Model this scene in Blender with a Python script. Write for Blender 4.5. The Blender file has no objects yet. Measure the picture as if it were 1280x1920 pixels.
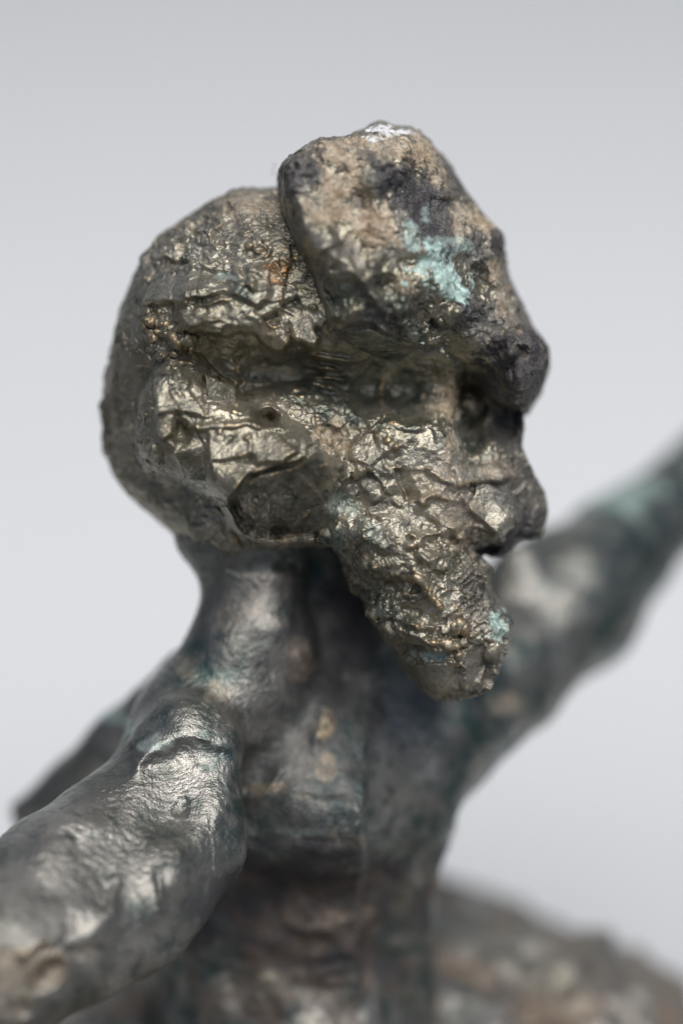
import bpy, math, time
import numpy as np
from mathutils import Matrix, Vector
T0 = time.time()
sc = bpy.context.scene
C = sc.collection

# ------------------------------------------------------------------ camera, sky, sun, exposure
S = 1e-4                      # metres per modelling unit
D = 6000.0                    # camera distance in modelling units (0.6 m)
PITCH = math.radians(25)
cp, sp = math.cos(PITCH), math.sin(PITCH)
GZ = -1900.0                  # height of the table sheet below the focus point, in units
AX = np.array([[1, 0, 0], [0, sp, cp], [0, -cp, sp]], dtype=np.float64)   # rows: right, up, towards camera
def W(p):                     # sculpting frame (right, up, towards camera) -> world metres
    p = np.asarray(p, dtype=np.float64)
    q = p @ AX
    q[..., 2] -= GZ
    return q * S
cam_d = bpy.data.cameras.new("camera")
cam = bpy.data.objects.new("camera", cam_d); C.objects.link(cam)
cam.location = W([0, 0, D])
cam.rotation_euler = (math.pi / 2 - PITCH, 0, 0)
cam_d.sensor_fit = 'VERTICAL'; cam_d.sensor_height = 24.0
cam_d.lens = 24.0 * D / 1920.0
cam_d.clip_start = 0.01; cam_d.clip_end = 500
cam_d.dof.use_dof = True
cam_d.dof.focus_distance = (D - 225) * S
APERTURE = 330.0              # pupil diameter in units
cam_d.dof.aperture_fstop = cam_d.lens * 1e-3 / (APERTURE * S)
sc.camera = cam

SUN_EL, SUN_AZ = math.radians(66), math.radians(157)    # azimuth measured clockwise from +Y (away from camera)
world = bpy.data.worlds.new("World"); sc.world = world; world.use_nodes = True
nt = world.node_tree; bg = nt.nodes["Background"]
sky = nt.nodes.new("ShaderNodeTexSky"); sky.sky_type = 'NISHITA'; sky.sun_disc = False
sky.sun_elevation = SUN_EL; sky.sun_rotation = SUN_AZ
sky.air_density = 0.8; sky.dust_density = 2.5; sky.ozone_density = 1.0
nt.links.new(sky.outputs[0], bg.inputs[0]); bg.inputs[1].default_value = 0.06
sl = bpy.data.lights.new("sun", 'SUN'); sl.energy = 2.85; sl.angle = math.radians(48); sl.color = (1.0, 0.97, 0.94)
sun = bpy.data.objects.new("sun", sl); C.objects.link(sun)
sd = Vector((math.sin(SUN_AZ) * math.cos(SUN_EL), math.cos(SUN_AZ) * math.cos(SUN_EL), math.sin(SUN_EL)))
sun.rotation_euler = sd.to_track_quat('Z', 'Y').to_euler(); sun.location = sd * 3
sc.view_settings.view_transform = 'Standard'; sc.view_settings.look = 'None'
sc.view_settings.exposure = 0.0; sc.view_settings.gamma = 1.0

# ------------------------------------------------------------------ helpers: noise
rng = np.random.default_rng(7)
_perm = rng.permutation(256).astype(np.int32)
_grad = rng.normal(size=(256, 3)).astype(np.float32); _grad /= np.linalg.norm(_grad, axis=1, keepdims=True)
def noise(p, scale, seed=0):
    """gradient noise, about -0.6..0.6; scale = feature size in units (scalar or xyz)"""
    q = (p / np.asarray(scale, dtype=np.float32) + np.float32(seed * 17.31)).astype(np.float32)
    i = np.floor(q).astype(np.int32); f = q - i
    u = f * f * f * (f * (f * 6 - 15) + 10)
    out = np.zeros(len(q), np.float32)
    for dx in (0, 1):
        a = _perm[(i[:, 0] + dx) & 255]; wx = u[:, 0] if dx else 1 - u[:, 0]
        for dy in (0, 1):
            b = _perm[(a + i[:, 1] + dy) & 255]; wy = wx * (u[:, 1] if dy else 1 - u[:, 1])
            for dz in (0, 1):
                g = _grad[_perm[(b + i[:, 2] + dz) & 255]]
                d = g[:, 0] * (f[:, 0] - dx) + g[:, 1] * (f[:, 1] - dy) + g[:, 2] * (f[:, 2] - dz)
                out += d * wy * (u[:, 2] if dz else 1 - u[:, 2])
    return out
def fbm(p, scale, octaves=3, seed=0, gain=0.5):
    s = np.zeros(len(p), np.float32); a = 1.0
    sc_ = np.asarray(scale, dtype=np.float32)
    for k in range(octaves):
        s += a * noise(p, sc_, seed + k); a *= gain; sc_ = sc_ * 0.5
    return s
def ridged(p, scale, octaves=2, seed=0):
    s = np.zeros(len(p), np.float32); a = 1.0
    sc_ = np.asarray(scale, dtype=np.float32)
    for k in range(octaves):
        s += a * (0.5 - 2 * np.abs(noise(p, sc_, seed + k))); a *= 0.5; sc_ = sc_ * 0.5
    return s
def chips(p, scale, off, tilt, seed=0, warp=.22):
    """chipped clay: every cell of a jittered lattice is a little plane of its own height and slant"""
    sc_ = np.asarray(scale, dtype=np.float32) * np.ones(3, np.float32)
    q = p / sc_ + np.stack([warp * noise(p, sc_ * .6, seed + 5), warp * noise(p, sc_ * .6, seed + 6), warp * noise(p, sc_ * .6, seed + 7)], 1)
    q = (q + np.float32(seed * 3.7)).astype(np.float32)
    i = np.floor(q).astype(np.int32); best = np.full(len(q), 9., np.float32); out = np.zeros(len(q), np.float32)
    for dx in (-1, 0, 1):
        for dy in (-1, 0, 1):
            for dz in (-1, 0, 1):
                c = i + np.array([dx, dy, dz], np.int32)
                h = _perm[(_perm[(_perm[c[:, 0] & 255] + c[:, 1]) & 255] + c[:, 2]) & 255]
                ctr = c + .5 + .42 * _grad[h]
                e = q - ctr; d2 = (e * e).sum(1); m = d2 < best
                hh = off * (_grad[_perm[h]][:, 0] * 1.3) + tilt * (e * _grad[_perm[(h + 77) & 255]] * sc_).sum(1)
                out = np.where(m, hh, out); best = np.where(m, d2, best)
    return out
def smooth(a, b, x):
    t = np.clip((x - a) / (b - a), 0, 1)
    return t * t * (3 - 2 * t)

# ------------------------------------------------------------------ helpers: implicit solids -> mesh
def P(u, v, z):               # a point of the figure from its place in the side view and its depth
    k = (D - z) / D
    return np.array([(u - 640) * k, (960 - v) * k, z])
def poly_sd(poly, X, Y):      # signed distance to a polygon, negative inside
    P0 = np.asarray(poly, np.float32); P1 = np.roll(P0, -1, axis=0)
    best = np.full(X.shape, 1e9, np.float32); inside = np.zeros(X.shape, bool)
    for (x0, y0), (x1, y1) in zip(P0, P1):
        ex, ey = x1 - x0, y1 - y0
        t = np.clip(((X - x0) * ex + (Y - y0) * ey) / (ex * ex + ey * ey + 1e-9), 0, 1)
        best = np.minimum(best, (X - x0 - t * ex) ** 2 + (Y - y0 - t * ey) ** 2)
        if y0 != y1:
            c = ((y0 > Y) != (y1 > Y)) & (X < (x1 - x0) * (Y - y0) / (y1 - y0) + x0)
            inside ^= c
    d = np.sqrt(best)
    return np.where(inside, -d, d)
def blur2(a, n):
    for _ in range(n):
        b = np.pad(a, 1, mode='edge')
        a = (b[:-2, 1:-1] + b[2:, 1:-1] + b[1:-1, :-2] + b[1:-1, 2:] + 2 * b[1:-1, 1:-1]) / 6
    return a
class Field:
    def __init__(s, lo, hi, vox):
        s.lo = np.array(lo, np.float32); s.v = vox
        s.n = np.ceil((np.array(hi) - s.lo) / vox).astype(int) + 1
        s.ax = [(s.lo[i] + np.arange(s.n[i]) * vox).astype(np.float32) for i in range(3)]
        s.F = np.full(tuple(s.n), 900.0, np.float32)
    def box(s, lo, hi, pad):
        sl_ = []
        for i in range(3):
            a = int(max(0, math.floor((lo[i] - pad - s.lo[i]) / s.v))); b = int(min(s.n[i], math.ceil((hi[i] + pad - s.lo[i]) / s.v) + 1))
            sl_.append(slice(a, max(a, b)))
        return tuple(sl_)
    def put(s, sl_, d, k, cut=False):
        A = s.F[sl_]
        if cut: A, d = -A, d
        h = np.maximum(k - np.abs(A - d), 0) / k
        r = np.minimum(A, d) - h * h * h * k / 6
        s.F[sl_] = -r if cut else r
    def cone(s, a, b, ra, rb, k=40, cut=False):
        a = np.asarray(a, float); b = np.asarray(b, float); m = max(ra, rb)
        sl_ = s.box(np.minimum(a, b) - m, np.maximum(a, b) + m, 2 * k + 3 * s.v)
        X, Y, Z = np.ix_(s.ax[0][sl_[0]], s.ax[1][sl_[1]], s.ax[2][sl_[2]])
        e = (b - a).astype(np.float32); L = float(e @ e) + 1e-9
        t = np.clip(((X - a[0]) * e[0] + (Y - a[1]) * e[1] + (Z - a[2]) * e[2]) / L, 0, 1)
        d = np.sqrt((X - a[0] - t * e[0]) ** 2 + (Y - a[1] - t * e[1]) ** 2 + (Z - a[2] - t * e[2]) ** 2) - (ra + (rb - ra) * t)
        s.put(sl_, d.astype(np.float32), k, cut)
    def ell(s, c, r, k=40, cut=False, rot=0.0):
        c = np.asarray(c, float); r = np.asarray(r, float); m = r.max()
        sl_ = s.box(c - m, c + m, 2 * k + 3 * s.v)
        X, Y, Z = np.ix_(s.ax[0][sl_[0]], s.ax[1][sl_[1]], s.ax[2][sl_[2]])
        x, y = X - c[0], Y - c[1]
        cr, sr = math.cos(rot), math.sin(rot)
        x, y = x * cr + y * sr, -x * sr + y * cr
        q = np.sqrt((x / r[0]) ** 2 + (y / r[1]) ** 2 + ((Z - c[2]) / r[2]) ** 2)
        s.put(sl_, ((q - 1) * r.min()).astype(np.float32), k, cut)
    def slab(s, poly_uv, zc, thick, rim, k=25, z_at=None):
        """solid with the given side outline: rounded rim of width rim, half depth thick; values or functions of (u, v)"""
        z0 = zc if np.isscalar(zc) else zc(700, 600)
        kk = (D - (z0 if z_at is None else z_at)) / D
        poly = [((u - 640) * kk, (960 - v) * kk) for u, v in poly_uv]
        X, Y = np.meshgrid(s.ax[0], s.ax[1], indexing='ij')
        d = -poly_sd(poly, X, Y)
        U = X / kk + 640; V = 960 - Y / kk
        f = lambda g: (np.full(X.shape, g, np.float32) if np.isscalar(g) else g(U, V).astype(np.float32))
        R, T_, ZC = f(rim), f(thick), f(zc)
        qx = np.maximum(R - d, 0) / R
        qx = blur2(qx, 2)
        qz = (s.ax[2][None, None, :] - ZC[:, :, None]) / T_[:, :, None]
        q = np.sqrt(qx[:, :, None] ** 2 + qz * qz)
        dd = (q - 1) * np.minimum(R, T_)[:, :, None]
        s.put((slice(None),) * 3, dd.astype(np.float32), k)
    def mesh(s):
        F = s.F; n = F.shape; sg = F < 0
        c = sg[:-1, :-1, :-1].astype(np.int8)
        tot = np.zeros(c.shape, np.int8)
        for dx in (0, 1):
            for dy in (0, 1):
                for dz in (0, 1):
                    tot += sg[dx:n[0] - 1 + dx, dy:n[1] - 1 + dy, dz:n[2] - 1 + dz]
        act = np.argwhere((tot > 0) & (tot < 8))
        idx = np.full(c.shape, -1, np.int32); idx[act[:, 0], act[:, 1], act[:, 2]] = np.arange(len(act))
        vals = {o: F[act[:, 0] + o[0], act[:, 1] + o[1], act[:, 2] + o[2]] for o in [(a, b, e) for a in (0, 1) for b in (0, 1) for e in (0, 1)]}
        acc = np.zeros((len(act), 3), np.float32); cnt = np.zeros(len(act), np.float32)
        for o in vals:
            for ax in range(3):
                if o[ax]: continue
                o2 = list(o); o2[ax] = 1; o2 = tuple(o2)
                a, b = vals[o], vals[o2]
                m = (a < 0) != (b < 0)
                t = np.where(m, a / np.where(m, a - b, 1), 0)
                p = np.tile(np.array(o, np.float32), (len(act), 1)); p[:, ax] = t
                acc += p * m[:, None]; cnt += m
        V = (act + acc / cnt[:, None]) * s.v + s.lo
        quads = []
        for ax in range(3):
            o = [0, 0, 0]; o[ax] = 1
            A = sg[:n[0] - o[0], :n[1] - o[1], :n[2] - o[2]]; B = sg[o[0]:, o[1]:, o[2]:]
            e = np.argwhere(A != B)
            b1, b2 = (ax + 1) % 3, (ax + 2) % 3
            ok = (e[:, b1] > 0) & (e[:, b2] > 0) & (e[:, b1] < n[b1] - 1) & (e[:, b2] < n[b2] - 1)
            e = e[ok]; flip = A[e[:, 0], e[:, 1], e[:, 2]]
            q = []
            for s1, s2 in ((-1, -1), (0, -1), (0, 0), (-1, 0)):
                ee = e.copy(); ee[:, b1] += s1; ee[:, b2] += s2
                q.append(idx[ee[:, 0], ee[:, 1], ee[:, 2]])
            q = np.stack(q, 1); q[~flip] = q[~flip][:, ::-1]
            quads.append(q)
        return V, np.concatenate(quads)
def keep_largest(V, Q):
    n = len(V); lab = np.arange(n)
    for _ in range(400):
        m = lab[Q].min(1)
        new = lab.copy(); np.minimum.at(new, Q.ravel(), np.repeat(m, 4))
        new = new[new]
        if (new == lab).all(): break
        lab = new
    big = np.bincount(lab).argmax()
    kv = lab == big; mp = np.cumsum(kv) - 1
    return V[kv], mp[Q[kv[Q[:, 0]]]]
def edges_of(Q):
    e = np.concatenate([Q[:, [0, 1]], Q[:, [1, 2]], Q[:, [2, 3]], Q[:, [3, 0]]])
    e = np.sort(e, 1)
    key = e[:, 0].astype(np.int64) * (Q.max() + 1) + e[:, 1]
    _, i, inv = np.unique(key, return_index=True, return_inverse=True)
    return e[i], inv.reshape(4, -1)
def laplace(V, E, n=1, lam=0.5):
    for _ in range(n):
        deg = np.bincount(E.ravel(), minlength=len(V)).astype(np.float32)[:, None]
        m = np.stack([np.bincount(E[:, 0], V[E[:, 1], i], len(V)) + np.bincount(E[:, 1], V[E[:, 0], i], len(V)) for i in range(V.shape[1])], 1) / deg
        V = V + lam * (m - V)
    return V.astype(np.float32)
def subdivide(V, Q):
    E, inv = edges_of(Q); n = len(V)
    em = V[E].mean(1); fm = V[Q].mean(1)
    ei = inv + n; fi = np.arange(len(Q)) + n + len(E)
    out = [np.stack([Q[:, i], ei[i], fi, ei[(i + 3) % 4]], 1) for i in range(4)]
    return np.concatenate([V, em, fm]).astype(np.float32), np.concatenate(out)
def normals(V, Q):
    fn = np.cross(V[Q[:, 2]] - V[Q[:, 0]], V[Q[:, 3]] - V[Q[:, 1]])
    N = np.zeros((len(V), 3))
    for i in range(3):
        for k in range(4):
            N[:, i] += np.bincount(Q[:, k], fn[:, i], len(V))
    N /= np.linalg.norm(N, axis=1, keepdims=True) + 1e-12
    return N.astype(np.float32)
def convexity(V, N, E, smooth_n=2):   # >0 on convex edges, in units
    c = ((V - laplace(V, E, 1, 1.0)) * N).sum(1)[:, None]
    return laplace(c, E, smooth_n, 0.5)[:, 0]

# ------------------------------------------------------------------ helpers: relief modelled in the side view
HH, WW = 1920, 1280
yy, xx = np.mgrid[0:HH, 0:WW].astype(np.float32)
TILT = 1.9
class Relief:
    def __init__(s): s.R = np.zeros((HH, WW), np.float32); s.K = np.zeros((HH, WW), np.float32)
    def win(s, pts, pad):
        p = np.asarray(pts, float)
        return (slice(int(max(0, p[:, 1].min() - pad)), int(min(HH, p[:, 1].max() + pad + 1))), slice(int(max(0, p[:, 0].min() - pad)), int(min(WW, p[:, 0].max() + pad + 1))))
    @staticmethod
    def line(pts, X, Y):
        best = np.full(X.shape, 1e9, np.float32); side = np.zeros(X.shape, np.float32); tt = np.zeros(X.shape, np.float32)
        L = 0; tot = sum(math.dist(pts[i], pts[i + 1]) for i in range(len(pts) - 1))
        for (x0, y0), (x1, y1) in zip(pts[:-1], pts[1:]):
            ex, ey = x1 - x0, y1 - y0; l2 = ex * ex + ey * ey + 1e-9
            t = np.clip(((X - x0) * ex + (Y - y0) * ey) / l2, 0, 1)
            d = (X - x0 - t * ex) ** 2 + (Y - y0 - t * ey) ** 2
            m = d < best
            best = np.where(m, d, best)
            side = np.where(m, ex * (Y - y0) - ey * (X - x0), side)      # >0 : right-hand side of travel (below when going right)
            tt = np.where(m, (L + t * math.sqrt(l2)) / tot, tt)
            L += math.sqrt(l2)
        return np.sqrt(best), np.sign(side), tt
    def wob(s, pts, amp=4, seed=0):     # a hand-made line wanders a little
        r = np.random.default_rng(int(pts[0][0] * 13 + pts[0][1] * 7 + seed)); out = []
        for a, b in zip(pts[:-1], pts[1:]):
            n = max(1, int(math.dist(a, b) / 14))
            for i in range(n):
                t = i / n; j = amp if (i or out) else 0
                out.append((a[0] + (b[0] - a[0]) * t + r.normal() * j * .5, a[1] + (b[1] - a[1]) * t + r.normal() * j * .5))
        out.append(pts[-1]); return out
    def ridge(s, pts, w, h, taper=True, wob=3):
        pts = s.wob(pts, wob); sl_ = s.win(pts, 3 * w); X, Y = xx[sl_], yy[sl_]
        d, _, t = s.line(pts, X, Y)
        k = np.sqrt(np.clip(np.minimum(t, 1 - t) * 4 + .15, 0, 1)) if taper else 1
        s.R[sl_] += h * k * np.exp(-(d / w) ** 2)
    def ledge(s, pts, w, h, soft=2.0, wob=3):
        """step: the surface left of the travel direction (above, when going right) stands h proud at the line and falls back to level over w"""
        pts = s.wob(pts, wob); sl_ = s.win(pts, 3 * w); X, Y = xx[sl_], yy[sl_]
        d, side, t = s.line(pts, X, Y)
        k = np.clip(np.minimum(t, 1 - t) * 6, 0, 1)
        sd_ = -side * d
        s.R[sl_] += h * k * smooth(-soft, soft, sd_) * np.exp(-np.maximum(sd_, 0) / w)
    def facet(s, poly, h, gx=0.0, gy=0.0, soft=3.0, mix=1.0, calm=1.0):
        """a knife or thumb plane: replaces what was there by a tilted plane (height h at its middle)"""
        sl_ = s.win(poly, soft * 2 + 2); X, Y = xx[sl_], yy[sl_]
        p = np.asarray(poly, float); cx, cy = p.mean(0)
        m = mix * smooth(soft, -soft, poly_sd(poly, X, Y))
        s.R[sl_] = s.R[sl_] * (1 - m) + m * (h + TILT * gx * (X - cx) + TILT * gy * (Y - cy)); s.K[sl_] = np.maximum(s.K[sl_], m * calm)
    def calm(s, poly, a, soft=24):
        sl_ = s.win(poly, soft * 2); s.K[sl_] = np.maximum(s.K[sl_], a * smooth(soft, -soft, poly_sd(poly, xx[sl_], yy[sl_])))
    def mound(s, x, y, rx, ry, h, rot=0, p=1.0):
        m = max(rx, ry) * 2.2; sl_ = s.win([(x, y)], m); X, Y = xx[sl_] - x, yy[sl_] - y
        c, n = math.cos(rot), math.sin(rot); a, b = X * c + Y * n, -X * n + Y * c
        s.R[sl_] += h * np.exp(-(((a / rx) ** 2 + (b / ry) ** 2) ** p))
    def scoop(s, x, y, rx, ry, depth, rot=0):     # a sharp-rimmed thumb dent
        m = max(rx, ry) + 4; sl_ = s.win([(x, y)], m); X, Y = xx[sl_] - x, yy[sl_] - y
        c, n = math.cos(rot), math.sin(rot); a, b = X * c + Y * n, -X * n + Y * c
        q = np.clip(1 - (a / rx) ** 2 - (b / ry) ** 2, 0, None)
        s.R[sl_] -= depth * q
    def at(s, u, v, R=None):
        u = np.clip(u, 0, WW - 1.01); v = np.clip(v, 0, HH - 1.01)
        i, j = np.floor(v).astype(int), np.floor(u).astype(int); a, b = v - i, u - j
        R = s.R if R is None else R
        return R[i, j] * (1 - a) * (1 - b) + R[i + 1, j] * a * (1 - b) + R[i, j + 1] * (1 - a) * b + R[i + 1, j + 1] * a * b
def blob_mask(uvn, blobs):       # soft mask for stains and painted shade: list of (x, y, rx, ry, strength), edges broken by uvn noise (px)
    u, v, n = uvn; m = np.zeros(len(u), np.float32)
    for x, y, rx, ry, a in blobs:
        q = np.sqrt(((u - x) / rx) ** 2 + ((v - y) / ry) ** 2) + n
        m = np.maximum(m, a * smooth(1.15, 0.65, q))
    return m

# ------------------------------------------------------------------ helpers: objects
def link_mesh(name, V, Q, mat, parent=None, masks=None, world_origin=None):
    me = bpy.data.meshes.new(name)
    Vw = W(V)
    if world_origin is not None: Vw = Vw - np.array(world_origin)
    me.vertices.add(len(Vw)); me.vertices.foreach_set("co", Vw.astype(np.float32).ravel())
    me.loops.add(Q.size); me.loops.foreach_set("vertex_index", Q.astype(np.int32).ravel())
    me.polygons.add(len(Q)); me.polygons.foreach_set("loop_start", np.arange(0, Q.size, Q.shape[1], dtype=np.int32))
    me.polygons.foreach_set("use_smooth", np.ones(len(Q), bool))
    me.update(calc_edges=True)
    for nm, arr in (masks or {}).items():
        a = me.attributes.new(nm, 'FLOAT_COLOR', 'POINT'); a.data.foreach_set("color", arr.astype(np.float32).ravel())
    me.materials.append(mat)
    o = bpy.data.objects.new(name, me); C.objects.link(o)
    if parent: o.parent = parent
    return o
def subset(V, Q, fm, *attrs):
    q = Q[fm]; used = np.unique(q); mp = np.full(len(V), -1); mp[used] = np.arange(len(used))
    return (V[used], mp[q]) + tuple({k: a[used] for k, a in at.items()} for at in attrs)

# ------------------------------------------------------------------ materials
def new_mat(name):
    m = bpy.data.materials.new(name); m.use_nodes = True
    return m, m.node_tree, m.node_tree.nodes["Principled BSDF"]
def N_(nt, t, **kw):
    n = nt.nodes.new(t)
    for k, v in kw.items(): setattr(n, k, v)
    return n
def mixc(nt, fac, a, b, blend='MIX'):
    n = N_(nt, "ShaderNodeMix", data_type='RGBA', blend_type=blend)
    for s, v in ((n.inputs[0], fac), (n.inputs[6], a), (n.inputs[7], b)):
        if hasattr(v, "is_linked"): nt.links.new(v, s)
        elif isinstance(v, (int, float)): s.default_value = v
        else: s.default_value = (*v, 1)
    return n.outputs[2]
def mixf(nt, fac, a, b):
    n = N_(nt, "ShaderNodeMix", data_type='FLOAT')
    for s, v in ((n.inputs[0], fac), (n.inputs[2], a), (n.inputs[3], b)):
        if hasattr(v, "is_linked"): nt.links.new(v, s)
        else: s.default_value = v
    return n.outputs[0]
def math_(nt, op, a, b=0.5, c=None, clamp=False):
    n = N_(nt, "ShaderNodeMath", operation=op, use_clamp=clamp)
    for s, v in zip(n.inputs, (a, b, c)):
        if v is None: continue
        if hasattr(v, "is_linked"): nt.links.new(v, s)
        else: s.default_value = v
    return n.outputs[0]
def ramp(nt, x, a, b):
    n = N_(nt, "ShaderNodeMapRange", interpolation_type='SMOOTHSTEP'); nt.links.new(x, n.inputs[0])
    n.inputs[1].default_value = a; n.inputs[2].default_value = b
    return n.outputs[0]
def tex(nt, scale, detail=4, rough=.6, dist=0.0):
    n = N_(nt, "ShaderNodeTexNoise"); n.inputs["Scale"].default_value = scale; n.inputs["Detail"].default_value = detail
    n.inputs["Roughness"].default_value = rough; n.inputs["Distortion"].default_value = dist
    g = N_(nt, "ShaderNodeTexCoord"); nt.links.new(g.outputs["Object"], n.inputs["Vector"])
    return n.outputs["Fac"]

def bronze(name, c1, c2, c3, rlo, rhi, met0):
    m, nt, b = new_mat(name)
    A = N_(nt, "ShaderNodeAttribute", attribute_name="stain_a"); B = N_(nt, "ShaderNodeAttribute", attribute_name="stain_shade")
    sa = N_(nt, "ShaderNodeSeparateColor"); nt.links.new(A.outputs["Color"], sa.inputs[0])
    sb = N_(nt, "ShaderNodeSeparateColor"); nt.links.new(B.outputs["Color"], sb.inputs[0])
    tan, turq, white, gold = sa.outputs[0], sa.outputs[1], sa.outputs[2], A.outputs["Alpha"]
    teal, soot_shade, rust, dust = sb.outputs[0], sb.outputs[1], sb.outputs[2], B.outputs["Alpha"]
    n1 = tex(nt, 60, 5); n2 = tex(nt, 260, 4); n3 = tex(nt, 900, 3); n4 = tex(nt, 2400, 2)
    col = mixc(nt, ramp(nt, n1, .35, .65), c1, c2)
    col = mixc(nt, ramp(nt, n2, .5, .72), col, c3)
    col = mixc(nt, math_(nt, 'MULTIPLY', teal, ramp(nt, n2, .3, .6)), col, (.06, .105, .098))
    col = mixc(nt, math_(nt, 'MULTIPLY', gold, ramp(nt, n3, .3, .6)), col, (.50, .36, .19))
    col = mixc(nt, soot_shade, col, (.055, .052, .056))
    dirt = math_(nt, 'MULTIPLY', tan, ramp(nt, math_(nt, 'ADD', math_(nt, 'MULTIPLY', n3, .6), math_(nt, 'MULTIPLY', tex(nt, 550, 5, .7), .4)), .34, .5))
    col = mixc(nt, dirt, col, mixc(nt, ramp(nt, tex(nt, 420, 5, .7), .36, .66), (.29, .205, .12), (.66, .555, .41)))
    dustm = math_(nt, 'MULTIPLY', dust, ramp(nt, n4, .35, .7))
    col = mixc(nt, dustm, col, (.27, .26, .24))
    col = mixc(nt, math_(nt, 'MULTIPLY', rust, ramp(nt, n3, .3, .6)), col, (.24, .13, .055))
    tq = math_(nt, 'MULTIPLY', turq, ramp(nt, n2, .15, .45))
    col = mixc(nt, tq, col, mixc(nt, ramp(nt, n3, .3, .7), (.30, .42, .38), (.66, .86, .80)))
    wh = math_(nt, 'MULTIPLY', white, ramp(nt, n3, .3, .5))
    col = mixc(nt, wh, col, (.85, .85, .86))
    # tiny dust grains
    sp_ = N_(nt, "ShaderNodeTexVoronoi", feature='F1'); sp_.inputs["Scale"].default_value = 420
    g = N_(nt, "ShaderNodeTexCoord"); nt.links.new(g.outputs["Object"], sp_.inputs["Vector"])
    spk = math_(nt, 'MULTIPLY', math_(nt, 'LESS_THAN', sp_.outputs["Distance"], .055), math_(nt, 'GREATER_THAN', n1, .5))
    col = mixc(nt, spk, col, (.55, .53, .48))
    nt.links.new(col, b.inputs["Base Color"])
    matte = math_(nt, 'MAXIMUM', math_(nt, 'MAXIMUM', dirt, tq), math_(nt, 'MAXIMUM', wh, math_(nt, 'MAXIMUM', spk, math_(nt, 'MULTIPLY', dustm, .8))))
    matte = math_(nt, 'MAXIMUM', matte, math_(nt, 'MULTIPLY', soot_shade, .75))
    met = mixf(nt, matte, met0, 0.0)
    nt.links.new(met, b.inputs["Metallic"])
    r0 = mixf(nt, n2, rlo, rhi)
    nt.links.new(mixf(nt, matte, r0, .72), b.inputs["Roughness"])
    bp = N_(nt, "ShaderNodeBump"); bp.inputs["Strength"].default_value = .65; bp.inputs["Distance"].default_value = .0006
    h = math_(nt, 'ADD', math_(nt, 'MULTIPLY', n3, .7), math_(nt, 'MULTIPLY', n4, .35))
    nt.links.new(h, bp.inputs["Height"]); nt.links.new(bp.outputs[0], b.inputs["Normal"])
    return m
BRONZE = bronze("patinated bronze", (.25, .228, .165), (.47, .437, .35), (.145, .138, .10), .26, .44, .82)
DARK_BRONZE = bronze("dark green bronze", (.19, .19, .168), (.37, .355, .325), (.12, .135, .122), .27, .42, .82)
def sheet_mat():
    m, nt, b = new_mat("pale grey sheet")
    n = tex(nt, 6, 3)
    nt.links.new(mixc(nt, n, (.585, .606, .622), (.605, .624, .634)), b.inputs["Base Color"])
    b.inputs["Roughness"].default_value = .85; b.inputs["Specular IOR Level"].default_value = .2
    return m
def ground_mat():
    m, nt, b = new_mat("unseen dark ground")
    nt.links.new(mixc(nt, tex(nt, 3, 8), (.07, .068, .065), (.11, .108, .10)), b.inputs["Base Color"]); b.inputs["Roughness"].default_value = .9
    return m

# ------------------------------------------------------------------ setting: ground and the bent grey sheet behind the figure
def grid_obj(name, pts, nu, nv, mat):
    V = np.asarray(pts, np.float64).reshape(-1, 3)
    Q = np.array([[i * nv + j, i * nv + j + 1, (i + 1) * nv + j + 1, (i + 1) * nv + j] for i in range(nu - 1) for j in range(nv - 1)])
    me = bpy.data.meshes.new(name); me.from_pydata(V.tolist(), [], Q.tolist())
    me.polygons.foreach_set("use_smooth", np.ones(len(Q), bool)); me.materials.append(mat)
    o = bpy.data.objects.new(name, me); C.objects.link(o); o["kind"] = "structure"
    return o
grid_obj("ground", [[(x, y, -.006) for y in (-150, 150)] for x in (-150, 150)], 2, 2, ground_mat())  # unseen ground added dark so the bronze mirrors dark surroundings
prof = [(-.10 + .05 * i, 0.0) for i in range(7)]
y0, Rb = prof[-1][0] + .0, .25
for i in range(0, 17):
    a = math.radians(88) * i / 16
    prof.append((y0 + Rb * math.sin(a), Rb * (1 - math.cos(a))))
yl, zl = prof[-1]
for i in range(1, 8): prof.append((yl + .1 * i * math.cos(math.radians(88)), zl + .1 * i * math.sin(math.radians(88))))
grid_obj("backdrop", [[(-.3 + .03 * j, y, z + .0022 * math.sin(j * .45 + y * 9) + .0016 * math.sin(j * .8 - y * 14 + 1)) for j in range(21)] for y, z in prof], len(prof), 21, sheet_mat())

# ------------------------------------------------------------------ the figure
ROOT_LOC = W(P(640, 2300, -500)); ROOT_LOC[2] = 0.0
root = bpy.data.objects.new("bronze_figure", None); C.objects.link(root); root.location = ROOT_LOC
root["label"] = "weathered bronze statuette of a bearded man with arms spread on a rough mound"
root["category"] = "statuette"

# ---- body: torso, neck and both arms in one skin
B = Field((-1500, -1750, -1750), (1250, 260, 1500), 10.0)
def cone(a, b, ra, rb, k=45):
    ka, kb = (D - a[2]) / D, (D - b[2]) / D
    B.cone(P(*a), P(*b), ra * ka, rb * kb, k)
def chain(pts, k=45):
    for a, b in zip(pts[:-1], pts[1:]): cone(a[:3], b[:3], a[3], b[3], k)
# neck and inner head
cone((480, 760, 0), (455, 980, -40), 130, 125)
chain([(400, 850, -40, 80), (428, 950, -40, 86), (467, 1055, -42, 92), (470, 1200, -40, 108), (455, 1300, -40, 130)], 50)
cone((580, 1000, -150), (630, 1330, -190), 100, 120); cone((680, 1180, -190), (720, 1400, -210), 95, 120, 60)
# shoulders girdle
chain([(470, 1230, -60, 110), (360, 1370, 10, 120)], 60)
chain([(570, 1380, -150, 150), (800, 1370, -260, 135)], 60)
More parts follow.
